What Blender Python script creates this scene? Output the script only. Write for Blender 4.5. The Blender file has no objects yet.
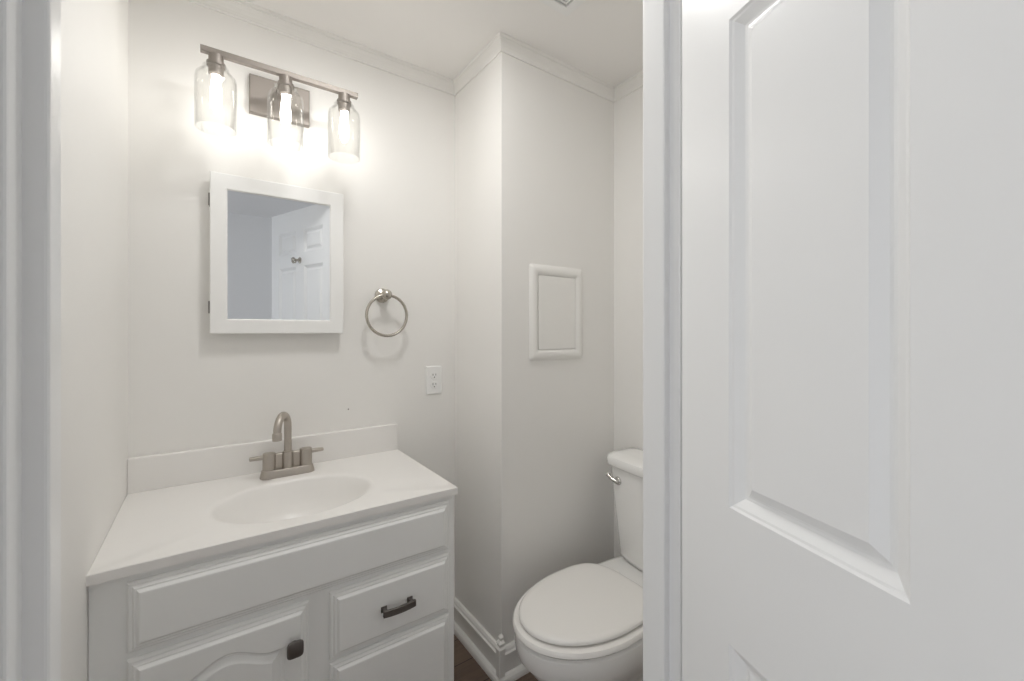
import bpy, bmesh, math, random
from mathutils import Vector, Matrix

sc = bpy.context.scene
C = sc.collection
PI = math.pi
R = math.radians

# ---------------------------------------------------------------- camera
H = 1.31
cam_d = bpy.data.cameras.new('camera')
cam_d.sensor_width = 36.0
cam_d.lens = 427.0 / 1024.0 * 36.0
cam_d.shift_y = -10.3 / 1024.0
cam_d.clip_start = 0.01
cam = bpy.data.objects.new('camera', cam_d)
C.objects.link(cam)
cam.location = (0, 0, H)
cam.rotation_euler = (R(90), 0, R(-35.33))
sc.camera = cam

# ---------------------------------------------------------------- light and exposure
BULB = 13.0
FILL = 33.0  # emission of the fill lens added to the ceiling vent
world = bpy.data.worlds.new('world')
sc.world = world
world.use_nodes = True
world.node_tree.nodes['Background'].inputs[0].default_value = (0.93, 0.96, 1.0, 1)
world.node_tree.nodes['Background'].inputs[1].default_value = 0.88
vs = sc.view_settings
vs.view_transform = 'Standard'
vs.look = 'None'
vs.gamma = 1.0
vs.use_curve_mapping = False
vs.exposure = 0.54
sc.cycles.max_bounces = 16
sc.cycles.diffuse_bounces = 8
sc.cycles.glossy_bounces = 6
sc.cycles.transparent_max_bounces = 32
sc.cycles.use_denoising = True

# ---------------------------------------------------------------- materials
def principled(name, col, rough=0.5, metal=0.0, spec=0.5, bump=None, coat=0.0, vary=0.0):
    m = bpy.data.materials.new(name)
    m.use_nodes = True
    nt = m.node_tree
    b = nt.nodes['Principled BSDF']
    b.inputs['Base Color'].default_value = (*col, 1)
    b.inputs['Roughness'].default_value = rough
    b.inputs['Metallic'].default_value = metal
    b.inputs['Specular IOR Level'].default_value = spec
    b.inputs['Coat Weight'].default_value = coat
    b.inputs['Coat Roughness'].default_value = 0.08
    tc = nt.nodes.new('ShaderNodeTexCoord')
    if vary:
        n = nt.nodes.new('ShaderNodeTexNoise')
        n.inputs['Scale'].default_value = 5.0
        n.inputs['Detail'].default_value = 3.0
        mx = nt.nodes.new('ShaderNodeMix')
        mx.data_type = 'RGBA'
        nt.links.new(tc.outputs['Object'], n.inputs['Vector'])
        nt.links.new(n.outputs['Fac'], mx.inputs[0])
        mx.inputs[6].default_value = (*[c * (1 - vary) for c in col], 1)
        mx.inputs[7].default_value = (*[min(1, c * (1 + vary)) for c in col], 1)
        nt.links.new(mx.outputs[2], b.inputs['Base Color'])
    if bump:
        scale, strength, dist, stretch = bump
        n = nt.nodes.new('ShaderNodeTexNoise')
        n.inputs['Scale'].default_value = scale
        n.inputs['Detail'].default_value = 4.0
        mp = nt.nodes.new('ShaderNodeMapping')
        mp.inputs['Scale'].default_value = stretch
        bp = nt.nodes.new('ShaderNodeBump')
        bp.inputs['Strength'].default_value = strength
        bp.inputs['Distance'].default_value = dist
        nt.links.new(tc.outputs['Object'], mp.inputs['Vector'])
        nt.links.new(mp.outputs['Vector'], n.inputs['Vector'])
        nt.links.new(n.outputs['Fac'], bp.inputs['Height'])
        nt.links.new(bp.outputs['Normal'], b.inputs['Normal'])
    return m

WALL = principled('wall_paint', (0.85, 0.838, 0.815), 0.55, bump=(220, 0.12, 0.002, (1, 1, 1)), vary=0.01)
CEIL = principled('ceiling_paint', (0.90, 0.885, 0.865), 0.8, bump=(160, 0.2, 0.002, (1, 1, 1)))
HALLWALL = principled('hall_wall_paint', (0.80, 0.80, 0.80), 0.6, bump=(220, 0.1, 0.002, (1, 1, 1)))
TRIM = principled('trim_paint', (0.84, 0.84, 0.835), 0.3, vary=0.008)
CROWN = principled('crown_paint', (0.86, 0.85, 0.825), 0.45, vary=0.008)
DOORP = principled('door_paint', (0.87, 0.87, 0.865), 0.29, bump=(70, 0.02, 0.002, (6, 6, 0.4)))
CABP = principled('cabinet_paint', (0.88, 0.885, 0.875), 0.4, vary=0.008)
MARBLE = principled('cultured_marble', (0.85, 0.835, 0.815), 0.36, coat=0.08, vary=0.006)
PORC = principled('porcelain', (0.90, 0.895, 0.88), 0.12, coat=0.4)
SEATP = principled('seat_plastic', (0.87, 0.855, 0.83), 0.26)
WHITEP = principled('white_plastic', (0.88, 0.88, 0.87), 0.4)
NICKEL = principled('brushed_nickel', (0.49, 0.45, 0.405), 0.44, metal=1.0, bump=(90, 0.08, 0.001, (1, 1, 12)))
LAMPNICKEL = principled('lamp_nickel', (0.33, 0.30, 0.275), 0.55, metal=0.9, bump=(90, 0.05, 0.001, (8, 1, 1)))
NICKELR = principled('satin_nickel', (0.50, 0.47, 0.42), 0.27, metal=1.0, bump=(90, 0.04, 0.001, (1, 1, 6)))
CHROME = principled('chrome', (0.62, 0.61, 0.59), 0.12, metal=1.0, bump=(40, 0.01, 0.001, (1, 1, 1)))
PEWTER = principled('dark_pewter', (0.17, 0.155, 0.145), 0.38, metal=0.8, bump=(80, 0.06, 0.001, (1, 1, 1)))
DARK = principled('dark_gap', (0.02, 0.02, 0.02), 0.8, bump=(50, 0.1, 0.001, (1, 1, 1)))
MIRROR = principled('mirror_silver', (0.86, 0.88, 0.90), 0.015, metal=1.0)

def wood_floor():
    m = bpy.data.materials.new('dark_wood_floor')
    m.use_nodes = True
    nt = m.node_tree
    b = nt.nodes['Principled BSDF']
    tc = nt.nodes.new('ShaderNodeTexCoord')
    br = nt.nodes.new('ShaderNodeTexBrick')
    br.inputs['Scale'].default_value = 1.0
    br.inputs['Brick Width'].default_value = 0.95
    br.inputs['Row Height'].default_value = 0.12
    br.inputs['Mortar Size'].default_value = 0.0015
    br.inputs['Color1'].default_value = (0.150, 0.105, 0.080, 1)
    br.inputs['Color2'].default_value = (0.200, 0.143, 0.110, 1)
    br.inputs['Mortar'].default_value = (0.012, 0.008, 0.006, 1)
    mp = nt.nodes.new('ShaderNodeMapping')
    mp.inputs['Scale'].default_value = (2, 26, 1)
    n = nt.nodes.new('ShaderNodeTexNoise')
    n.inputs['Scale'].default_value = 3.0
    n.inputs['Detail'].default_value = 6
    mx = nt.nodes.new('ShaderNodeMix')
    mx.data_type = 'RGBA'
    mx.blend_type = 'MULTIPLY'
    mx.inputs[0].default_value = 0.6
    cr = nt.nodes.new('ShaderNodeValToRGB')
    cr.color_ramp.elements[0].color = (0.45, 0.42, 0.4, 1)
    cr.color_ramp.elements[1].color = (1.3, 1.3, 1.3, 1)
    L = nt.links.new
    L(tc.outputs['Object'], br.inputs['Vector'])
    L(tc.outputs['Object'], mp.inputs['Vector'])
    L(mp.outputs['Vector'], n.inputs['Vector'])
    L(n.outputs['Fac'], cr.inputs['Fac'])
    L(br.outputs['Color'], mx.inputs[6])
    L(cr.outputs['Color'], mx.inputs[7])
    L(mx.outputs[2], b.inputs['Base Color'])
    b.inputs['Roughness'].default_value = 0.4
    return m
FLOOR = wood_floor()

def thin_glass():
    m = bpy.data.materials.new('clear_glass')
    m.use_nodes = True
    nt = m.node_tree
    nt.nodes.remove(nt.nodes['Principled BSDF'])
    out = nt.nodes['Material Output']
    tr = nt.nodes.new('ShaderNodeBsdfTransparent')
    tr.inputs[0].default_value = (0.985, 0.985, 0.98, 1)
    gl = nt.nodes.new('ShaderNodeBsdfGlossy')
    gl.inputs['Roughness'].default_value = 0.04
    gl.inputs['Color'].default_value = (0.8, 0.8, 0.8, 1)
    lw = nt.nodes.new('ShaderNodeLayerWeight')
    lw.inputs['Blend'].default_value = 0.5
    pw = nt.nodes.new('ShaderNodeMath')
    pw.operation = 'POWER'
    pw.inputs[1].default_value = 4.0
    ma = nt.nodes.new('ShaderNodeMath')
    ma.operation = 'MULTIPLY_ADD'
    ma.inputs[1].default_value = 0.75
    ma.inputs[2].default_value = 0.035
    nt.links.new(lw.outputs['Facing'], pw.inputs[0])
    nt.links.new(pw.outputs[0], ma.inputs[0])
    n = nt.nodes.new('ShaderNodeTexNoise')
    n.inputs['Scale'].default_value = 18
    bp = nt.nodes.new('ShaderNodeBump')
    bp.inputs['Strength'].default_value = 0.05
    mx = nt.nodes.new('ShaderNodeMixShader')
    L = nt.links.new
    L(n.outputs['Fac'], bp.inputs['Height'])
    L(bp.outputs['Normal'], gl.inputs['Normal'])
    L(ma.outputs[0], mx.inputs[0])
    L(tr.outputs[0], mx.inputs[1])
    L(gl.outputs[0], mx.inputs[2])
    L(mx.outputs[0], out.inputs['Surface'])
    return m
GLASS = thin_glass()

def glow(name, col, power):
    m = bpy.data.materials.new(name)
    m.use_nodes = True
    nt = m.node_tree
    nt.nodes.remove(nt.nodes['Principled BSDF'])
    em = nt.nodes.new('ShaderNodeEmission')
    em.inputs[0].default_value = (*col, 1)
    em.inputs[1].default_value = power
    nt.links.new(em.outputs[0], nt.nodes['Material Output'].inputs['Surface'])
    return m
GLOW = glow('lit_bulb', (1.0, 0.975, 0.93), BULB)
FILL_LENS = glow('fill_glow', (1.0, 0.99, 0.97), FILL)  # added glow that evens out the room light

# ---------------------------------------------------------------- mesh helpers
def link(name, bm, mat, parent=None, smooth=False, bevel=0.0, seg=2, auto=True):
    bmesh.ops.recalc_face_normals(bm, faces=bm.faces)
    me = bpy.data.meshes.new(name)
    bm.to_mesh(me)
    bm.free()
    me.materials.append(mat)
    if smooth:
        for p in me.polygons:
            p.use_smooth = True
        if auto:
            me.set_sharp_from_angle(angle=R(38))
    o = bpy.data.objects.new(name, me)
    C.objects.link(o)
    if parent:
        o.parent = parent
    if bevel:
        b = o.modifiers.new('bevel', 'BEVEL')
        b.width = bevel
        b.segments = seg
        b.limit_method = 'ANGLE'
        b.angle_limit = R(40)
    return o

def box(bm, x0, x1, y0, y1, z0, z1):
    v = [bm.verts.new(p) for p in ((x0, y0, z0), (x1, y0, z0), (x1, y1, z0), (x0, y1, z0),
                                   (x0, y0, z1), (x1, y0, z1), (x1, y1, z1), (x0, y1, z1))]
    for f in ((0, 3, 2, 1), (4, 5, 6, 7), (0, 1, 5, 4), (1, 2, 6, 5), (2, 3, 7, 6), (3, 0, 4, 7)):
        bm.faces.new([v[i] for i in f])

def loft(bm, rings, cap0=True, cap1=True, closed=True):
    rv = [[bm.verts.new(p) for p in r] for r in rings]
    n = len(rv[0])
    for a, b in zip(rv, rv[1:]):
        for i in range(n if closed else n - 1):
            j = (i + 1) % n
            bm.faces.new((a[i], a[j], b[j], b[i]))
    if cap0:
        bm.faces.new(rv[0][::-1])
    if cap1:
        bm.faces.new(rv[-1])
    return rv

def circle(c, r, ax_u, ax_v, n=24):
    return [c + ax_u * (r * math.cos(2 * PI * i / n)) + ax_v * (r * math.sin(2 * PI * i / n)) for i in range(n)]

def lathe(bm, prof, origin, axis='z', n=32, cap0=True, cap1=True):
    o = Vector(origin)
    ax = {'z': (Vector((1, 0, 0)), Vector((0, 1, 0)), Vector((0, 0, 1))),
          'x': (Vector((0, 1, 0)), Vector((0, 0, 1)), Vector((1, 0, 0))),
          'y': (Vector((1, 0, 0)), Vector((0, 0, 1)), Vector((0, -1, 0)))}[axis]
    loft(bm, [circle(o + ax[2] * h, max(r, 1e-4), ax[0], ax[1], n) for r, h in prof], cap0, cap1)

def tube(bm, pts, rad, n=16, closed=False, cap=True):
    pts = [Vector(p) for p in pts]
    m = len(pts)
    rs = rad if isinstance(rad, (list, tuple)) else [rad] * m
    up = None
    rings = []
    for i, p in enumerate(pts):
        if closed:
            t = (pts[(i + 1) % m] - pts[i - 1]).normalized()
        else:
            t = (pts[min(i + 1, m - 1)] - pts[max(i - 1, 0)]).normalized()
        if up is None:
            up = Vector((0, 0, 1)) if abs(t.z) < 0.9 else Vector((1, 0, 0))
        u = (up - t * up.dot(t)).normalized()
        up = u
        v = t.cross(u)
        rings.append(circle(p, rs[i], u, v, n))
    if closed:
        rv = [[bm.verts.new(q) for q in r] for r in rings]
        for k in range(m):
            a, b = rv[k], rv[(k + 1) % m]
            for i in range(n):
                bm.faces.new((a[i], a[(i + 1) % n], b[(i + 1) % n], b[i]))
    else:
        loft(bm, rings, cap, cap)

def rrect(cx, cy, w, h, r, z, n=6):
    out = []
    for (sx, sy, a0) in ((1, 1, 0), (-1, 1, 90), (-1, -1, 180), (1, -1, 270)):
        for k in range(n + 1):
            a = R(a0 + 90 * k / n)
            out.append(Vector((cx + sx * (w / 2 - r) + r * math.cos(a), cy + sy * (h / 2 - r) + r * math.sin(a), z)))
    return out

def rect_rings(bm, x0, x1, z0, z1, y, rings, cap0=False, cap1=True):
    """nested rectangles in an XZ plane: rings of (inset, how far it stands out towards -Y)"""
    R_ = []
    for ins, out in rings:
        R_.append([Vector((x0 + ins, y - out, z0 + ins)), Vector((x1 - ins, y - out, z0 + ins)),
                   Vector((x1 - ins, y - out, z1 - ins)), Vector((x0 + ins, y - out, z1 - ins))])
    loft(bm, R_, cap0, cap1)

def sweep(bm, path, prof, side=1, closed=False):
    """profile of (distance from wall, z) along a plan polyline with mitres; side = which side is the room"""
    P = [Vector((p[0], p[1])) for p in path]
    n = len(P)
    rings = []
    for i in range(n):
        dirs = []
        if i > 0 or closed:
            dirs.append((P[i] - P[i - 1]).normalized())
        if i < n - 1 or closed:
            dirs.append((P[(i + 1) % n] - P[i]).normalized())
        nor = [Vector((d.y, -d.x)) * side for d in dirs]
        if len(nor) == 2:
            m = (nor[0] + nor[1])
            m = m / (1 + nor[0].dot(nor[1]))
        else:
            m = nor[0]
        rings.append([Vector((P[i].x + m.x * d, P[i].y + m.y * d, z)) for d, z in prof])
    loft(bm, rings, not closed, not closed)

def thing(name, label, cat, loc=(0, 0, 0), group=None, rotz=0.0):
    o = bpy.data.objects.new(name, None)
    C.objects.link(o)
    o.location = loc
    o.rotation_euler = (0, 0, rotz)
    o.empty_display_size = 0.05
    tag(o, label, cat, group)
    return o

def tag(o, label, cat, group=None):
    o['label'] = label
    o['category'] = cat
    if group:
        o['group'] = group

def struct(o, label, cat):
    o['kind'] = 'structure'
    o['label'] = label
    o['category'] = cat
    return o

# ---------------------------------------------------------------- measures of the place (metres)
XL, XC, XR = -0.191, 0.865, 1.467      # left wall, chase side, right wall
YB, YC = 1.645, 1.286                  # vanity wall, chase front
ZC = 2.375
FZ = 0.04                              # floor level
YH, YI = 0.415, 0.479                  # doorway wall: hall face and bathroom face
JL, JR = -0.1065, 0.633                # jamb faces
ZD = 2.135                             # underside of the head jamb
HX0, HX1, HY = -1.5, 2.3, -1.42        # hall

# ---------------------------------------------------------------- setting
bm = bmesh.new(); box(bm, HX0, HX1, HY, YB + 0.1, FZ - 0.08, FZ)
struct(link('floor', bm, FLOOR), 'dark brown wood plank floor', 'floor')
bm = bmesh.new(); box(bm, XL - 0.1, XR + 0.1, YH + 0.02, YB + 0.1, ZC, ZC + 0.08)
struct(link('ceiling', bm, CEIL), 'off-white bathroom ceiling', 'ceiling')
bm = bmesh.new(); box(bm, XL - 0.1, XL, YI, YB + 0.1, FZ, ZC)
struct(link('wall_left', bm, WALL), 'off-white painted wall at the left end of the vanity', 'wall')
bm = bmesh.new(); box(bm, XL, XR + 0.1, YB, YB + 0.1, FZ, ZC)
struct(link('wall_back', bm, WALL), 'off-white painted wall behind the vanity', 'wall')
bm = bmesh.new(); box(bm, XR, XR + 0.1, YI, YB, FZ, ZC)
struct(link('wall_right', bm, WALL), 'off-white painted wall behind the toilet tank', 'wall')
bm = bmesh.new(); box(bm, XC, XR, YC, YB, FZ, ZC)
struct(link('wall_chase', bm, WALL), 'boxed-out pipe chase wall beside the toilet', 'wall')
bm = bmesh.new()
box(bm, HX0, JL - 0.018, YH, YI, FZ, ZC)
box(bm, JR + 0.018, HX1, YH, YI, FZ, ZC)
box(bm, JL - 0.018, JR + 0.018, YH, YI, ZD + 0.018, ZC)
struct(link('wall_front', bm, WALL), 'wall with the doorway the view looks through', 'wall')
bm = bmesh.new(); box(bm, HX0, HX1, HY - 0.1, HY, FZ, ZC)
struct(link('wall_hall', bm, HALLWALL), 'grey hall wall seen in the mirror', 'wall')
bm = bmesh.new(); box(bm, HX0, HX1, HY, YH + 0.02, ZC, ZC + 0.08)
struct(link('ceiling_hall', bm, HALLWALL), 'hall ceiling seen at the top of the mirror', 'ceiling')

# crown moulding
bm = bmesh.new()
cp = [(0, ZC - 0.055), (0.005, ZC - 0.055), (0.0055, ZC - 0.049), (0.003, ZC - 0.046), (0.004, ZC - 0.036), (0.009, ZC - 0.024),
      (0.015, ZC - 0.015), (0.015, ZC - 0.012), (0.019, ZC - 0.010), (0.020, ZC - 0.003), (0.020, ZC), (0, ZC)]
sweep(bm, [(XL, YI), (XL, YB), (XC, YB), (XC, YC), (XR, YC), (XR, YI)], cp, 1, closed=True)
struct(link('trim_1', bm, CROWN), 'white crown moulding round the bathroom ceiling', 'moulding')

# baseboards with shoe moulding
bp_ = [(0, 0), (0.030, 0), (0.030, 0.010), (0.027, 0.020), (0.020, 0.028), (0.012, 0.030), (0.012, 0.092), (0.020, 0.095),
       (0.020, 0.102), (0.015, 0.106), (0.013, 0.114), (0.008, 0.120), (0, 0.121)]
bm = bmesh.new()
bp_ = [(a, b + FZ) for a, b in bp_]
sweep(bm, [(0.602, YB), (XC, YB), (XC, YC), (XR, YC), (XR, YI)], bp_, 1)
struct(link('baseboard_right', bm, CROWN), 'white baseboard and shoe moulding round the chase and behind the toilet', 'baseboard')
bm = bmesh.new()
sweep(bm, [(XL, YI), (XL, 1.135)], bp_, 1)
struct(link('baseboard_left', bm, CROWN), 'white baseboard on the left wall in front of the vanity', 'baseboard')
# stepped corner block on the outside corner of the baseboard
bm = bmesh.new()
cx, cy = XC - 0.004, YC - 0.004
hs = [(0.0205, 0.030), (0.0205, 0.124), (0.024, 0.127), (0.024, 0.133), (0.017, 0.138), (0.017, 0.143), (0.020, 0.146), (0.020, 0.150),
      (0.010, 0.156), (0.012, 0.160), (0.012, 0.166), (0.006, 0.171)]
loft(bm, [[Vector((cx - s, cy - s, z + FZ)), Vector((cx + 0.003, cy - s, z + FZ)), Vector((cx + 0.003, cy + 0.003, z + FZ)), Vector((cx - s, cy + 0.003, z + FZ))] for s, z in hs])
struct(link('trim_2', bm, CROWN, bevel=0.001), 'stepped corner block with small finial where the baseboard turns the chase corner', 'moulding')

# doorway: jambs, head, stops, casings
bm = bmesh.new()
box(bm, JL - 0.018, JL, YH - 0.001, YI + 0.001, FZ, ZD)
box(bm, JR, JR + 0.018, YH - 0.001, YI + 0.001, FZ, ZD)
box(bm, JL - 0.018, JR + 0.018, YH - 0.001, YI + 0.001, ZD, ZD + 0.018)
struct(link('trim_3', bm, TRIM, bevel=0.002), 'white door jambs lining the doorway', 'door frame')
bm = bmesh.new()
box(bm, JL - 0.004, JL + 0.0135, 0.440, 0.471, FZ, ZD)
box(bm, JR - 0.0135, JR + 0.004, 0.434, YI, FZ, ZD)
box(bm, JL + 0.0135, JR - 0.0135, 0.440, 0.475, ZD - 0.0135, ZD)
struct(link('trim_4', bm, TRIM, bevel=0.003, seg=3), 'white door stop strips on the jambs', 'door stop')
for k, (y0, y1, nm) in enumerate(((YH - 0.016, YH - 0.001, 'trim_5'), (YI + 0.001, YI + 0.016, 'trim_6'))):
    bm = bmesh.new()
    w = 0.058
    wl = min(w, JL - 0.006 - XL - 0.002) if k else w
    box(bm, JL - 0.006 - wl, JL - 0.006, y0, y1, FZ, ZD + 0.006 + w)
    box(bm, JR + 0.013 if k else JR + 0.010, JR + 0.006 + w, y0, y1, FZ, ZD + 0.006 + w)
    box(bm, JL - 0.006, JR + 0.006, y0, y1, ZD + 0.006, ZD + 0.006 + w)
    struct(link(nm, bm, TRIM, bevel=0.004, seg=3), ('white casing on the hall side of the doorway', 'white casing on the bathroom side of the doorway')[k], 'casing')

# ---------------------------------------------------------------- the open door
DA = R(20.5)
d = Vector((math.sin(DA), math.cos(DA)))
nrm = Vector((math.cos(DA), -math.sin(DA)))
DD = 0.442
hp = d * (1.349 * DD) + nrm * DD
xs = [0, 0.1015, 0.3185, 0.4165, 0.6335, 0.735]
zs = [0.052, 0.27, 0.876, 1.0645, 1.740, 1.828, 1.982, 2.122]
TH = 0.035
def door_face(bm, y, s):
    """one face of a six-panel leaf at depth y; s = -1 looks to -Y, +1 to +Y"""
    V = {}
    def vert(x, z):
        k = (round(x, 5), round(z, 5))
        if k not in V:
            V[k] = bm.verts.new((x, y, z))
        return V[k]
    prof = [(0.003, 0.0025), (0.006, 0.0035), (0.011, 0.0070), (0.017, 0.0112), (0.021, 0.0118), (0.024, 0.0112), (0.037, 0.0028)]
    for i in range(5):
        for j in range(7):
            q = [vert(xs[i], zs[j]), vert(xs[i + 1], zs[j]), vert(xs[i + 1], zs[j + 1]), vert(xs[i], zs[j + 1])]
            if i in (1, 3) and j in (1, 3, 5):
                prev = q
                for ins, dep in prof:
                    yy = y - s * dep
                    cur = [bm.verts.new((xs[i] + ins, yy, zs[j] + ins)), bm.verts.new((xs[i + 1] - ins, yy, zs[j] + ins)),
                           bm.verts.new((xs[i + 1] - ins, yy, zs[j + 1] - ins)), bm.verts.new((xs[i] + ins, yy, zs[j + 1] - ins))]
                    for k in range(4):
                        bm.faces.new((prev[k], prev[(k + 1) % 4], cur[(k + 1) % 4], cur[k]))
                    prev = cur
                bm.faces.new(prev)
            else:
                bm.faces.new(q)
    return V
bm = bmesh.new()
A = door_face(bm, 0.0, -1)
B = door_face(bm, TH, 1)
def edge_strip(keys):
    for a, b in zip(keys, keys[1:]):
        bm.faces.new((A[a], A[b], B[b], B[a]))
rx = [round(x, 5) for x in xs]; rz = [round(z, 5) for z in zs]
edge_strip([(x, rz[0]) for x in rx]); edge_strip([(x, rz[-1]) for x in rx])
edge_strip([(rx[0], z) for z in rz]); edge_strip([(rx[-1], z) for z in rz])
door = link('door_1', bm, DOORP)
door.location = (hp.x, hp.y, 0)
door.rotation_euler = (0, 0, math.atan2(-d.y, -d.x))
struct(door, 'open white six-panel door at the right', 'door')
# robe hook on the rail between the upper panels (seen in the mirror)
bm = bmesh.new()
hx, hz = 0.3675, 1.778
lathe(bm, [(0.021, 0), (0.021, 0.003), (0.017, 0.006), (0.008, 0.008), (0.007, 0.03), (0.010, 0.035), (0.015, 0.042), (0.015, 0.048), (0.010, 0.054), (0.002, 0.056)], (hx, 0, hz), 'y', 24)
tube(bm, [(hx, -0.02, hz), (hx, -0.03, hz - 0.018), (hx, -0.045, hz - 0.022), (hx, -0.054, hz - 0.010)], [0.005, 0.005, 0.005, 0.006], 10)
o = link('robe_hook', bm, NICKELR, door, smooth=True); o['label'] = 'satin nickel hook'
for nm, s, y0 in (('door_knob', 'y', 0.0), ('door_knob', 'back', TH)):
    bm = bmesh.new()
    pr = [(0.032, 0), (0.032, 0.004), (0.026, 0.009), (0.012, 0.012), (0.011, 0.026), (0.018, 0.032), (0.026, 0.042), (0.027, 0.050), (0.022, 0.058), (0.010, 0.062)]
    if s == 'back':
        pr = [(r, -h) for r, h in pr]
    lathe(bm, pr, (0.675, y0, 0.975), 'y', 28)
    o = link(nm, bm, NICKELR, door, smooth=True); o['label'] = 'satin nickel knob'

# ---------------------------------------------------------------- vanity cabinet
VX0, VX1, VY0 = -0.1903, 0.597, 1.142
ZT = 0.844
TOPT = 0.021
van = thing('vanity_cabinet', 'white painted vanity cabinet with arched door and drawers under the sink top', 'cabinet', (0.205, 1.14, FZ))
ofs = Vector((0.205, 1.14, FZ))
def loc(bm, v=ofs):
    bmesh.ops.translate(bm, verts=bm.verts, vec=-v)
    return bm
bm = bmesh.new()
zb = ZT - TOPT - 0.0008
box(bm, VX0, VX0 + 0.016, VY0 + 0.018, YB - 0.001, FZ, zb)
box(bm, VX1 - 0.016, VX1, VY0 + 0.018, YB - 0.001, FZ, zb)
box(bm, VX0, VX1, VY0, VY0 + 0.018, 0.095, zb)
box(bm, VX0, VX1, VY0 + 0.06, VY0 + 0.075, FZ, 0.095)
box(bm, VX0 + 0.016, VX1 - 0.016, VY0 + 0.018, YB - 0.012, 0.095, 0.11)
box(bm, VX0 + 0.016, VX1 - 0.016, YB - 0.012, YB - 0.001, 0.095, zb)
link('carcass', loc(bm), CABP, van, bevel=0.0012)
FR = [(0, 0), (0, 0.0045), (0.004, 0.0085), (0.0080, 0.0087), (0.0118, 0.0128), (0.0152, 0.0130), (0.0202, 0.0178), (0.0225, 0.0183)]
def front(name, x0, x1, z0, z1):
    bm = bmesh.new()
    rect_rings(bm, x0, x1, z0, z1, VY0, FR, True, True)
    return link(name, loc(bm), CABP, van)
front('false_front', -0.134, 0.577, 0.665, 0.806)
def pull(x, z, parent):
    bm = bmesh.new()
    y = VY0 - 0.0185
    for s in (-1, 1):
        loft(bm, [[Vector((x + s * 0.036 + a * 0.0055, y - t, z + b * 0.0055)) for a, b in ((-1, -1), (1, -1), (1, 1), (-1, 1))] for t in (0, 0.022)])
        loft(bm, [[Vector((x + s * 0.036 + a * 0.008, y - t, z + b * 0.008)) for a, b in ((-1, -1), (1, -1), (1, 1), (-1, 1))] for t in (0, 0.003)])
    n = 10
    rings = []
    for k in range(n + 1):
        t = -1 + 2 * k / n
        xx = x + t * 0.0445
        yy = y - 0.022 - 0.005 * (1 - t * t)
        h = 0.0085
        rings.append([Vector((xx, yy - 0.004, z - h)), Vector((xx, yy - 0.004, z + h)), Vector((xx, yy + 0.004, z + h)), Vector((xx, yy + 0.004, z - h))])
    loft(bm, rings)
    o = link('handle', loc(bm), PEWTER, parent, smooth=True, bevel=0.0012)
    o['label'] = 'dark pewter bar pull'
for z0, z1 in ((0.482, 0.653), (0.128, 0.475)):
    dr = front('drawer', 0.2455, 0.577, z0, z1)
    pull(0.4145, (z0 + z1) / 2 + 0.001, dr)
# arched door
bm = bmesh.new()
dx0, dx1, dz0, dz1 = -0.134, 0.199, 0.128, 0.651
YF = VY0 - 0.0183
px0, px1, pz0 = dx0 + 0.055, dx1 - 0.055, dz0 + 0.055
xm, hw = (dx0 + dx1) / 2, 0.0905
def arch(t, ins):
    """t 0..1 right to left along the top of the panel"""
    x = (px1 - ins) + (px0 - px1 + 2 * ins) * t
    u = (x - xm) / hw
    z = 0.568 + (0.032 * (0.5 + 0.5 * math.cos(PI * u)) if abs(u) < 1 else 0) - ins
    return x, z
def arch_ring(ins, y):
    r = [Vector((px0 + ins, y, pz0 + ins)), Vector((px1 - ins, y, pz0 + ins))]
    for k in range(33):
        x, z = arch(k / 32, ins)
        r.append(Vector((x, y, z)))
    return r
n = 35
fr_outer = [[Vector((dx0 + i, VY0 - o_, dz0 + i)), Vector((dx1 - i, VY0 - o_, dz0 + i)), Vector((dx1 - i, VY0 - o_, dz1 - i)), Vector((dx0 + i, VY0 - o_, dz1 - i))] for i, o_ in FR]
rv = loft(bm, fr_outer, True, False)
last = rv[-1]
ring0 = [bm.verts.new(p) for p in arch_ring(0, YF)]
bm.faces.new((last[0], last[1], ring0[1], ring0[0]))
bm.faces.new((last[1], last[2], ring0[2], ring0[1]))
bm.faces.new([last[2], last[3]] + ring0[2:][::-1])
bm.faces.new((last[3], last[0], ring0[0], ring0[-1]))
prev = ring0
for ins, dep in ((0.002, 0.003), (0.006, 0.0055), (0.010, 0.0055), (0.024, 0.0005), (0.026, 0.0)):
    cur = [bm.verts.new(p) for p in arch_ring(ins, YF + dep)]
    for k in range(n):
        bm.faces.new((prev[k], prev[(k + 1) % n], cur[(k + 1) % n], cur[k]))
    prev = cur
bm.faces.new(prev)
vd = link('door', loc(bm), CABP, van)
bm = bmesh.new()
kx, kz = 0.1635, 0.566
lathe(bm, [(0.009, 0), (0.007, 0.004), (0.006, 0.012), (0.009, 0.016)], (kx, YF, kz), 'y', 16)
def sq(h, w, y, p=5.0):
    out = []
    for k in range(32):
        a = 2 * PI * k / 32
        ca, sa = math.cos(a), math.sin(a)
        r = 1.0 / (abs(ca) ** p + abs(sa) ** p) ** (1 / p)
        out.append(Vector((kx + w * r * ca, y, kz + h * r * sa)))
    return out
loft(bm, [sq(0.011, 0.010, YF - 0.014), sq(0.0180, 0.0168, YF - 0.017), sq(0.0192, 0.0180, YF - 0.0205), sq(0.0182, 0.017, YF - 0.0235), sq(0.013, 0.012, YF - 0.0252)])
o = link('knob', loc(bm), PEWTER, vd, smooth=True); o['label'] = 'dark pewter square knob'

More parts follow.
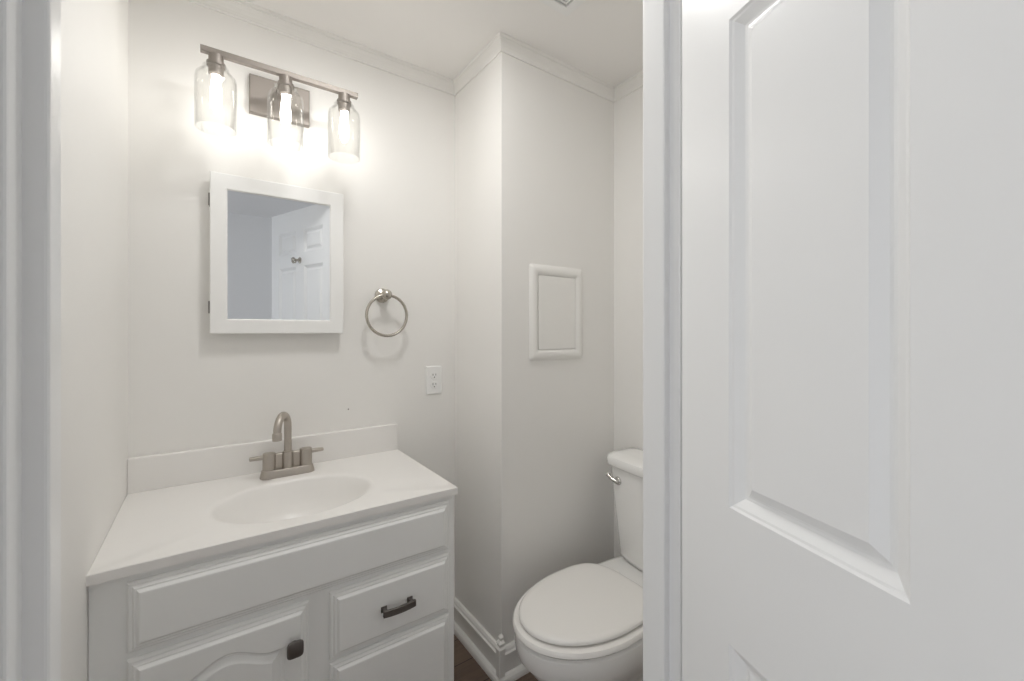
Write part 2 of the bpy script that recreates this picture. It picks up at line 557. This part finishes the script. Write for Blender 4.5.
# ---------------------------------------------------------------- sink top with integral basin
zb = ZT - TOPT
top = thing('sink', 'white cultured marble sink top with oval basin and backsplash on the vanity', 'sink', (0.207, 1.39, zb))
to = Vector((0.207, 1.39, zb))
bm = bmesh.new()
X0, X1, Y0, Y1 = -0.1908, 0.602, 1.128, YB - 0.001
bx, by, ba, bb = 0.204, 1.335, 0.198, 0.152
ang = [2 * PI * k / 96 for k in range(96)]
for (x, y) in ((X0, Y0), (X1, Y0), (X1, Y1), (X0, Y1)):
    ang.append(math.atan2(y - by, x - bx) % (2 * PI))
ang = sorted(set(ang))
def rect_pt(a, ins, z):
    ca, sa = math.cos(a), math.sin(a)
    tx = ((X1 - ins - bx) if ca > 0 else (X0 + ins - bx)) / ca if abs(ca) > 1e-9 else 1e9
    ty = ((Y1 - ins - by) if sa > 0 else (Y0 + ins - by)) / sa if abs(sa) > 1e-9 else 1e9
    t = min(tx, ty)
    return Vector((bx + t * ca, by + t * sa, z))
def ell_pt(a, r, z):
    # polar angle kept so that rings line up
    ca, sa = math.cos(a), math.sin(a)
    rad = 1 / math.sqrt((ca / ba) ** 2 + (sa / bb) ** 2)
    return Vector((bx + rad * r * ca, by + rad * r * sa, z))
prof = [(0.06, -0.128), (0.2, -0.1275), (0.4, -0.122), (0.6, -0.107), (0.74, -0.086), (0.84, -0.062), (0.91, -0.038), (0.96, -0.018), (0.99, -0.008), (1.015, -0.0035), (1.05, -0.001), (1.09, 0.0)]
rings = [[ell_pt(a, r, ZT + z) for a in ang] for r, z in prof]
rings += [[rect_pt(a, 0.0014, ZT) for a in ang], [rect_pt(a, 0, ZT - 0.0014) for a in ang], [rect_pt(a, 0, zb) for a in ang], [rect_pt(a, 0.02, zb) for a in ang]]
rings += [[ell_pt(a, r + 0.06, min(zb, ZT + z - 0.012)) for a in ang] for r, z in prof[::-1][2:]]
loft(bm, rings, True, True)
link('sink_slab', loc(bm, to), MARBLE, top, smooth=True)
bm = bmesh.new()
box(bm, X0, X1, YB - 0.024, YB - 0.001, ZT - 0.001, ZT + 0.099)
link('backsplash', loc(bm, to), MARBLE, top, bevel=0.003, seg=2)
bm = bmesh.new()
lathe(bm, [(0.022, -0.001), (0.022, 0.002), (0.017, 0.003), (0.015, 0.001), (0.013, 0.001), (0.012, 0.006), (0.003, 0.008)], (bx, by, ZT - 0.128), 'z', 24)
o = link('drain', loc(bm, to), CHROME, top, smooth=True); o['label'] = 'chrome drain'

# ---------------------------------------------------------------- faucet
FX, FY = 0.2075, 1.548
fau = thing('faucet', 'brushed nickel two-handle faucet with gooseneck spout on the sink top', 'faucet', (FX, FY, ZT + 0.0005))
bm = bmesh.new()
loft(bm, [rrect(0, 0, 0.158, 0.050, 0.021, 0.0), rrect(0, 0, 0.157, 0.049, 0.0205, 0.004), rrect(0, 0, 0.149, 0.042, 0.018, 0.021), rrect(0, 0, 0.145, 0.038, 0.016, 0.0236)])
link('base', bm, NICKEL, fau, smooth=True)
for s in (-1, 1):
    bm = bmesh.new()
    lathe(bm, [(0.0185, 0.0235), (0.0185, 0.0725), (0.0175, 0.0755), (0.010, 0.077)], (s * 0.053, 0, 0), 'z', 28)
    hnd = link('handle', bm, NICKEL, fau, smooth=True)
    bm = bmesh.new()
    rr = []
    for t, hw_, hh in ((0.010, 0.009, 0.0058), (0.030, 0.0085, 0.0054), (0.054, 0.0075, 0.0048)):
        x = s * (0.053 + t)
        z = 0.0645
        rr.append([Vector((x, -hw_, z - hh)), Vector((x, hw_, z - hh)), Vector((x, hw_, z + hh)), Vector((x, -hw_, z + hh))])
    loft(bm, rr)
    link('lever', bm, NICKEL, hnd, smooth=True, bevel=0.002)
bm = bmesh.new()
lathe(bm, [(0.0165, 0.0235), (0.0165, 0.072), (0.0155, 0.0745), (0.009, 0.0755)], (0, 0, 0), 'z', 28)
ph = R(26)
dirv = Vector((-math.sin(ph), -math.cos(ph), 0))
pts = [Vector((0, 0, 0.07)), Vector((0, 0, 0.12))]
rc = 0.045
zc = 0.153
for k in range(17):
    a = PI * k / 16
    pts.append(dirv * (rc - rc * math.cos(a)) + Vector((0, 0, zc + rc * math.sin(a))))
pts.append(dirv * 0.091 + Vector((0, 0, 0.148)))
tube(bm, pts, 0.0112, 18)
lathe(bm, [(0.0112, 0.004), (0.0135, 0.001), (0.0135, -0.019), (0.010, -0.020)], dirv * 0.091 + Vector((0, 0, 0.150)), 'z', 20)
link('spout', bm, NICKEL, fau, smooth=True)
bm = bmesh.new()
loft(bm, [rrect(0, 0.008, 0.084, 0.018, 0.006, z) for z in (0.0235, 0.068)] + [rrect(0, 0.008, 0.080, 0.014, 0.005, 0.070)])
link('bridge', bm, NICKEL, fau, smooth=True)
bm = bmesh.new()
lathe(bm, [(0.003, 0.02), (0.003, 0.052), (0.0055, 0.054), (0.0055, 0.060), (0.003, 0.062)], (0, 0.0225, 0), 'z', 14)
link('lift_rod', bm, NICKEL, fau, smooth=True)

# ---------------------------------------------------------------- medicine cabinet
YM = 1.600
med = thing('medicine_cabinet', 'white framed mirrored medicine cabinet on the wall above the sink', 'mirror', (0.197, YB, 1.30))
mo = Vector((0.197, YB, 1.30))
mx0, mx1, mz0, mz1 = 0.001, 0.393, 1.299, 1.798
bm = bmesh.new()
box(bm, mx0 + 0.006, mx1 - 0.006, YM + 0.0205, YB - 0.0005, mz0 + 0.006, mz1 - 0.006)
link('box', loc(bm, mo), WHITEP, med, bevel=0.001)
bm = bmesh.new()
gx0, gx1, gz0, gz1 = 0.047, 0.347, 1.346, 1.748
fr = []
def rc4(x0, x1, z0, z1, y):
    return [Vector((x0, y, z0)), Vector((x1, y, z0)), Vector((x1, y, z1)), Vector((x0, y, z1))]
loft(bm, [rc4(mx0, mx1, mz0, mz1, YM + 0.020), rc4(mx0, mx1, mz0, mz1, YM + 0.002), rc4(mx0 + 0.002, mx1 - 0.002, mz0 + 0.002, mz1 - 0.002, YM),
          rc4(gx0 - 0.004, gx1 + 0.004, gz0 - 0.004, gz1 + 0.004, YM), rc4(gx0 - 0.001, gx1 + 0.001, gz0 - 0.001, gz1 + 0.001, YM + 0.003), rc4(gx0, gx1, gz0, gz1, YM + 0.010), rc4(gx0, gx1, gz0, gz1, YM + 0.020)], False, False)
dframe = link('door', loc(bm, mo), WHITEP, med)
bm = bmesh.new()
box(bm, gx0 - 0.0005, gx1 + 0.0005, YM + 0.007, YM + 0.012, gz0 - 0.0005, gz1 + 0.0005)
o = link('mirror', loc(bm, mo), MIRROR, dframe); o['label'] = 'mirror glass'
for z in (1.714, 1.381):
    bm = bmesh.new()
    lathe(bm, [(0.0018, -0.019), (0.0018, 0.019)], (mx0 - 0.0018, YM + 0.012, z), 'z', 12)
    box(bm, mx0 - 0.0015, mx0 - 0.0002, YM + 0.004, YM + 0.034, z - 0.018, z + 0.018)
    o = link('hinge', loc(bm, mo), PEWTER, med, smooth=True); o['label'] = 'grey metal hinge'

# ---------------------------------------------------------------- vanity light
LY, LZ = 1.500, 2.110
lx = 0.196
vl = thing('vanity_light', 'brushed nickel three-bulb wall light with clear glass shades above the mirror', 'lamp', (lx, YB, LZ))
lo = Vector((lx, YB, LZ))
bm = bmesh.new()
rect_rings(bm, lx - 0.090, lx + 0.090, 2.022, 2.146, YB - 0.0005, [(0, 0), (0, 0.018), (0.002, 0.020)], True, True)
link('backplate', loc(bm, lo), LAMPNICKEL, vl, bevel=0.001)
bm = bmesh.new()
box(bm, lx - 0.012, lx + 0.012, LY + 0.006, YB - 0.0205, LZ - 0.007, LZ + 0.007)
link('arm', loc(bm, lo), LAMPNICKEL, vl, bevel=0.001)
bm = bmesh.new()
box(bm, -0.021, 0.414, LY - 0.009, LY + 0.009, LZ - 0.0075, LZ + 0.0085)
link('crossbar', loc(bm, lo), LAMPNICKEL, vl, bevel=0.001)
ST = 2.078
for x in (0.0160, 0.1950, 0.3705):
    c = Vector((x, LY, 0))
    bm = bmesh.new()
    lathe(bm, [(0.0185, LZ - 0.0076), (0.0185, ST + 0.003), (0.0235, ST + 0.002), (0.0235, ST - 0.007), (0.0185, ST - 0.008), (0.0185, ST - 0.030), (0.014, ST - 0.034)], (c.x, c.y, 0), 'z', 28)
    sk = link('socket', loc(bm, lo), LAMPNICKEL, vl, smooth=True)
    # jar-shaped clear glass shade, open below, 2.5 mm wall
    bm = bmesh.new()
    out = [(0.0225, ST - 0.008), (0.0305, ST - 0.008), (0.0320, ST - 0.010), (0.0320, ST - 0.022), (0.0335, ST - 0.025), (0.042, ST - 0.029), (0.048, ST - 0.036), (0.0505, ST - 0.046), (0.0510, ST - 0.058), (0.0510, ST - 0.188)]
    inn = [(0.0484, ST - 0.188), (0.0484, ST - 0.058), (0.0480, ST - 0.047), (0.0458, ST - 0.038), (0.0408, ST - 0.032), (0.0320, ST - 0.028), (0.0293, ST - 0.024), (0.0293, ST - 0.0115), (0.0225, ST - 0.0115)]
    lathe(bm, out + inn, (c.x, c.y, 0), 'z', 48, False, False)
    o = link('shade', loc(bm, lo), GLASS, vl, smooth=True, auto=False); o['label'] = 'clear glass jar shade'
    # elongated lit bulb
    bm = bmesh.new()
    pb = [(0.0105, ST - 0.034), (0.011, ST - 0.046), (0.0125, ST - 0.062), (0.0145, ST - 0.080), (0.0152, ST - 0.096), (0.0145, ST - 0.110), (0.011, ST - 0.124), (0.006, ST - 0.133), (0.001, ST - 0.137)]
    lathe(bm, pb, (c.x, c.y, 0), 'z', 24)
    o = link('bulb', loc(bm, lo), GLOW, sk, smooth=True); o['label'] = 'glowing bulb'

# ---------------------------------------------------------------- towel ring
tr_x, tr_z = 0.546, H + 0.134
trg = thing('towel_ring', 'satin nickel towel ring on the wall between mirror and outlet', 'towel ring', (tr_x, YB, tr_z))
bm = bmesh.new()
lathe(bm, [(0.028, 0.0005), (0.028, 0.006), (0.0265, 0.011), (0.020, 0.015), (0.013, 0.019), (0.012, 0.040), (0.016, 0.045), (0.0195, 0.053), (0.0195, 0.062), (0.016, 0.070), (0.009, 0.075), (0.002, 0.077)], (0, 0, 0), 'y', 32)
link('post', bm, NICKELR, trg, smooth=True)
bm = bmesh.new()
rr_ = 0.0765
tube(bm, [(0.0 + rr_ * math.sin(2 * PI * k / 72), -0.062, -0.006 - rr_ + 0.004 + rr_ * math.cos(2 * PI * k / 72)) for k in range(72)], 0.0056, 12, closed=True)
link('ring', bm, NICKELR, trg, smooth=True)

# ---------------------------------------------------------------- wall outlet
ox, oz = 0.764, 1.102
outl = thing('wall_outlet', 'white duplex wall outlet below and right of the towel ring', 'outlet', (ox, YB, oz))
bm = bmesh.new()
rect_rings(bm, -0.035, 0.035, -0.0585, 0.0585, -0.0005, [(0, 0), (0, 0.003), (0.003, 0.006), (0.004, 0.0062)], True, True)
link('cover_plate', bm, WHITEP, outl)
for s in (-1, 1):
    bm = bmesh.new()
    zz = s * 0.0195
    pts = []
    for k in range(40):
        a = 2 * PI * k / 40
        pts.append((0.0172 * math.cos(a), max(-0.0138, min(0.0138, 0.0172 * math.sin(a)))))
    loft(bm, [[Vector((x, -0.0062, zz + z)) for x, z in pts], [Vector((x, -0.0085, zz + z)) for x, z in pts], [Vector((x * 0.96, -0.009, zz + z * 0.96)) for x, z in pts]])
    rc_ = link('receptacle', bm, WHITEP, outl)
    bm = bmesh.new()
    box(bm, -0.0075, -0.0053, -0.0095, -0.0088, zz - 0.001, zz + 0.008)
    box(bm, 0.0053, 0.0075, -0.0095, -0.0088, zz, zz + 0.007)
    lathe(bm, [(0.0026, 0.0088), (0.0026, 0.0095)], (0, 0, zz - 0.007), 'y', 12)
    o = link('slots', bm, DARK, rc_); o['label'] = 'dark plug slots'
bm = bmesh.new()
lathe(bm, [(0.003, 0.006), (0.003, 0.0072), (0.0015, 0.0076)], (0, 0, 0), 'y', 14)
link('screw', bm, WHITEP, outl)

# ---------------------------------------------------------------- access panel on the chase
ax0, ax1, az0, az1 = 0.990, 1.268, 1.193, 1.564
acc = thing('access_panel', 'white plastic access panel on the wall beside the toilet', 'access panel', ((ax0 + ax1) / 2, YC, az0))
ao = Vector(((ax0 + ax1) / 2, YC, az0))
bm = bmesh.new()
loft(bm, [[Vector((p.x, YC - y, p.y)) for p in [Vector((q.x, q.y)) for q in rrect((ax0 + ax1) / 2, (az0 + az1) / 2, ax1 - ax0 - 2 * i, az1 - az0 - 2 * i, r, 0, 4)]]
          for i, y, r in ((0, 0.0005, 0.012), (0.0, 0.003, 0.012), (0.008, 0.009, 0.010), (0.016, 0.012, 0.008), (0.028, 0.012, 0.006), (0.036, 0.009, 0.004), (0.040, 0.0045, 0.003), (0.040, 0.0008, 0.003))], False, False)
link('frame', loc(bm, ao), CROWN, acc, smooth=True)
bm = bmesh.new()
rect_rings(bm, ax0 + 0.042, ax1 - 0.042, az0 + 0.042, az1 - 0.042, YC - 0.0006, [(0, 0), (0, 0.005), (0.0015, 0.0065)], True, True)
link('panel_door', loc(bm, ao), CROWN, acc)

# ---------------------------------------------------------------- exhaust vent in the ceiling, lengthened to carry an added fill light
vx1, vy1, vw, vl_ = 0.979, 1.062, 0.25, 0.70
ven = thing('ceiling_vent', 'white ceiling exhaust vent grille with nested slots at the top of the photo', 'vent', (vx1 - vl_ / 2, vy1 - vw / 2, ZC))
gcx = vl_ / 2 - vw / 2                    # centre of the grille half; the added fill lens sits at -gcx
def ring_frame(bm, cx, hx, hy, t, z0, z1):
    P = lambda e, z: [Vector((cx - hx + e, -hy + e, z)), Vector((cx + hx - e, -hy + e, z)), Vector((cx + hx - e, hy - e, z)), Vector((cx - hx + e, hy - e, z))]
    rv = [[bm.verts.new(p) for p in P(*q)] for q in ((0, z1), (0, z0), (t, z0), (t, z1))]
    for k in range(4):
        r0, r1 = rv[k], rv[(k + 1) % 4]
        for i in range(4):
            bm.faces.new((r0[i], r0[(i + 1) % 4], r1[(i + 1) % 4], r1[i]))
bm = bmesh.new()
ring_frame(bm, 0, vl_ / 2, vw / 2, 0.030, -0.015, -0.0005)
box(bm, -0.012, 0.006, -vw / 2 + 0.03, vw / 2 - 0.03, -0.0115, -0.003)
link('frame', bm, WHITEP, ven, bevel=0.002)
bm = bmesh.new()
for i0 in (0.036, 0.047, 0.058, 0.069, 0.080, 0.091, 0.102):
    h = vw / 2 - i0
    ring_frame(bm, gcx, h, h, 0.006, -0.0115, -0.003)
box(bm, gcx - 0.09, gcx + 0.09, -0.002, 0.002, -0.006, -0.003)
box(bm, gcx - 0.002, gcx + 0.002, -0.09, 0.09, -0.0061, -0.0031)
link('grille', bm, WHITEP, ven)
bm = bmesh.new()
box(bm, -vl_ / 2 + 0.01, vl_ / 2 - 0.01, -vw / 2 + 0.01, vw / 2 - 0.01, -0.0029, -0.0006)
link('dark_opening', bm, DARK, ven)
bm = bmesh.new()
loft(bm, [rrect(-gcx + 0.002, 0, 0.205, 0.186, 0.01, z) for z in (-0.004, -0.011)] + [rrect(-gcx + 0.002, 0, 0.19, 0.17, 0.01, -0.0135)])
o = link('fill_lens', bm, FILL_LENS, ven, smooth=True); o['label'] = 'added out-of-view fill light lens'  # invented lens, out of view, supplies most of the room's fill

# ---------------------------------------------------------------- nail left in the wall
bm = bmesh.new()
lathe(bm, [(0.0022, 0.0), (0.0022, 0.002), (0.0012, 0.003)], (0, 0, 0), 'y', 12)
o = link('nail', bm, PEWTER, smooth=True)
o.location = (0.421, YB - 0.0003, H - 0.293)
tag(o, 'tiny dark nail head in the wall above the backsplash', 'nail')

# ---------------------------------------------------------------- toilet: local u = distance from the tank wall (-X), v = towards the chase (+Y)
TY = 0.972
tlt = thing('toilet', 'white two-piece toilet with closed lid beside the chase wall', 'toilet', (XR - 0.012, TY, FZ + 0.0005), rotz=PI)
# with rotz = 180 deg local +x points to -X (towards the bowl front), local +y points to -Y
def egg(u0, u1, um, b, z, nb=2.6, nf=2.0, n=72, bw=None):
    """plan outline: back u0 (squarer), front u1 (round), widest at um with half-width b"""
    out = []
    for k in range(n):
        a = 2 * PI * k / n
        ca, sa = math.cos(a), math.sin(a)
        if ca >= 0:
            p = nf
            u = um + (u1 - um) * abs(ca) ** (2 / p)
            v = b * math.copysign(abs(sa) ** (2 / p), sa)
        else:
            p = nb
            u = um - (um - u0) * abs(ca) ** (2 / p)
            v = b * math.copysign(abs(sa) ** (2 / p), sa)
        out.append(Vector((u, v, z)))
    return out
# bowl and pedestal in one casting
bm = bmesh.new()
loft(bm, [egg(0.10, 0.59, 0.35, 0.115, 0.0, 3, 2.4), egg(0.10, 0.59, 0.35, 0.115, 0.02, 3, 2.4), egg(0.11, 0.575, 0.34, 0.102, 0.04, 3, 2.4), egg(0.11, 0.56, 0.33, 0.097, 0.1050, 3, 2.2),
          egg(0.10, 0.585, 0.34, 0.107, 0.1550, 3, 2.2), egg(0.08, 0.635, 0.38, 0.135, 0.2100, 3, 2.1), egg(0.05, 0.680, 0.42, 0.160, 0.2550, 3.5, 2.05), egg(0.03, 0.703, 0.445, 0.172, 0.2900, 4, 2.0),
          egg(0.022, 0.708, 0.450, 0.175, 0.3030, 4.5, 2.0), egg(0.020, 0.719, 0.455, 0.180, 0.3060, 4.5, 2.0), egg(0.018, 0.725, 0.46, 0.184, 0.3250, 4.5, 2.0), egg(0.018, 0.727, 0.46, 0.185, 0.3500, 4.5, 2.0),
          egg(0.020, 0.725, 0.46, 0.184, 0.3650, 4.5, 2.0), egg(0.028, 0.716, 0.46, 0.177, 0.3720, 4.5, 2.0), egg(0.04, 0.700, 0.46, 0.165, 0.3740, 4.5, 2.0)])
link('bowl', bm, PORC, tlt, smooth=True)
# seat ring
bm = bmesh.new()
S = lambda e, z: egg(0.285 - e, 0.731 + e, 0.475, 0.187 + e, z, 2.9, 2.0)
I = lambda e, z: egg(0.345 + e, 0.640 - e, 0.485, 0.112 - e, z, 2.4, 2.0)
rr = [S(-0.024, 0.3745), S(-0.006, 0.3780), S(0.001, 0.3850), S(0.0, 0.3920), S(-0.004, 0.3975), S(-0.012, 0.3995), I(-0.006, 0.3995), I(0, 0.3950), I(0.0, 0.3780), I(-0.004, 0.3745)]
rv = loft(bm, rr, False, False)
for i in range(72):
    j = (i + 1) % 72
    bm.faces.new((rv[-1][i], rv[-1][j], rv[0][j], rv[0][i]))
link('seat', bm, SEATP, tlt, smooth=True)
# lid
bm = bmesh.new()
Lq = lambda e, z: egg(0.277 - e, 0.713 + e, 0.455, 0.170 + e, z, 3.2, 2.05)
loft(bm, [Lq(-0.024, 0.4005), Lq(-0.008, 0.4035), Lq(0, 0.4070), Lq(0.0, 0.4120), Lq(-0.003, 0.4165), Lq(-0.010, 0.4195), Lq(-0.022, 0.4205), Lq(-0.06, 0.4210)])
link('lid', bm, SEATP, tlt, smooth=True)
for s in (-1, 1):
    bm = bmesh.new()
    loft(bm, [rrect(0.252, s * 0.075, 0.034, 0.026, 0.010, 0.3742), rrect(0.252, s * 0.075, 0.034, 0.026, 0.010, 0.387), rrect(0.252, s * 0.075, 0.026, 0.018, 0.008, 0.393)])
    loft(bm, [[Vector((0.264 + 0.007 * math.cos(2 * PI * k / 16), s * (0.045 + t), 0.3975 + 0.007 * math.sin(2 * PI * k / 16))) for k in range(16)] for t in (0, 0.05)])
    link('seat_hinge', bm, SEATP, tlt, smooth=True)
# tank with a bowed front
bm = bmesh.new()
def tk(u0, uc, bow, w, z, r=0.03):
    """plan outline: back at u0, front corners at uc, front bowed out by bow, overall width w"""
    base = rrect((u0 + uc) / 2, 0, uc - u0, w, r, z, 8)
    out = []
    for k, p in enumerate(base):
        out.append(p)
    # insert points along the bowed front (between the last corner and the first one)
    res = []
    for p in out:
        f = max(0.0, (p.x - (u0 + uc) / 2) / ((uc - u0) / 2))
        res.append(Vector((p.x + bow * f * (1 - (p.y / (w / 2)) ** 2), p.y, z)))
    m = 17
    a, b = out[-1], out[0]
    for k in range(1, m):
        y = a.y + (b.y - a.y) * k / m
        res.append(Vector((uc + bow * (1 - (y / (w / 2)) ** 2), y, z)))
    return res
loft(bm, [tk(0.040, 0.120, 0.026, 0.296, 0.3765, 0.03), tk(0.024, 0.130, 0.028, 0.318, 0.384), tk(0.016, 0.137, 0.028, 0.332, 0.400), tk(0.012, 0.145, 0.028, 0.352, 0.52), tk(0.010, 0.154, 0.028, 0.376, 0.65), tk(0.010, 0.158, 0.028, 0.384, 0.738)])
tank = link('tank', bm, PORC, tlt, smooth=True)
bm = bmesh.new()
loft(bm, [tk(0.010, 0.160, 0.028, 0.388, 0.7385), tk(0.006, 0.168, 0.029, 0.408, 0.743, 0.034), tk(0.005, 0.171, 0.030, 0.414, 0.750, 0.036), tk(0.005, 0.171, 0.030, 0.414, 0.768, 0.036), tk(0.008, 0.167, 0.030, 0.406, 0.777, 0.034), tk(0.02, 0.153, 0.028, 0.376, 0.785, 0.03), tk(0.05, 0.12, 0.022, 0.30, 0.788, 0.025)])
link('tank_lid', bm, PORC, tlt, smooth=True)
# flush lever on the tank front, chase end (local -y is +Y)
bm = bmesh.new()
ly, lz, lu = -0.132, 0.690, 0.167
lathe(bm, [(0.016, 0), (0.016, 0.006), (0.013, 0.010), (0.009, 0.012), (0.009, 0.018), (0.004, 0.020)], (lu, ly, lz), 'x', 20)
tube(bm, [(lu + 0.014, ly + 0.004, lz - 0.001), (lu + 0.018, ly - 0.012, lz + 0.003), (lu + 0.020, ly - 0.026, lz + 0.010), (lu + 0.020, ly - 0.040, lz + 0.018)], [0.0075, 0.0075, 0.0075, 0.0085], 12)
o = link('flush_lever', bm, CHROME, tlt, smooth=True); o['label'] = 'chrome flush lever'
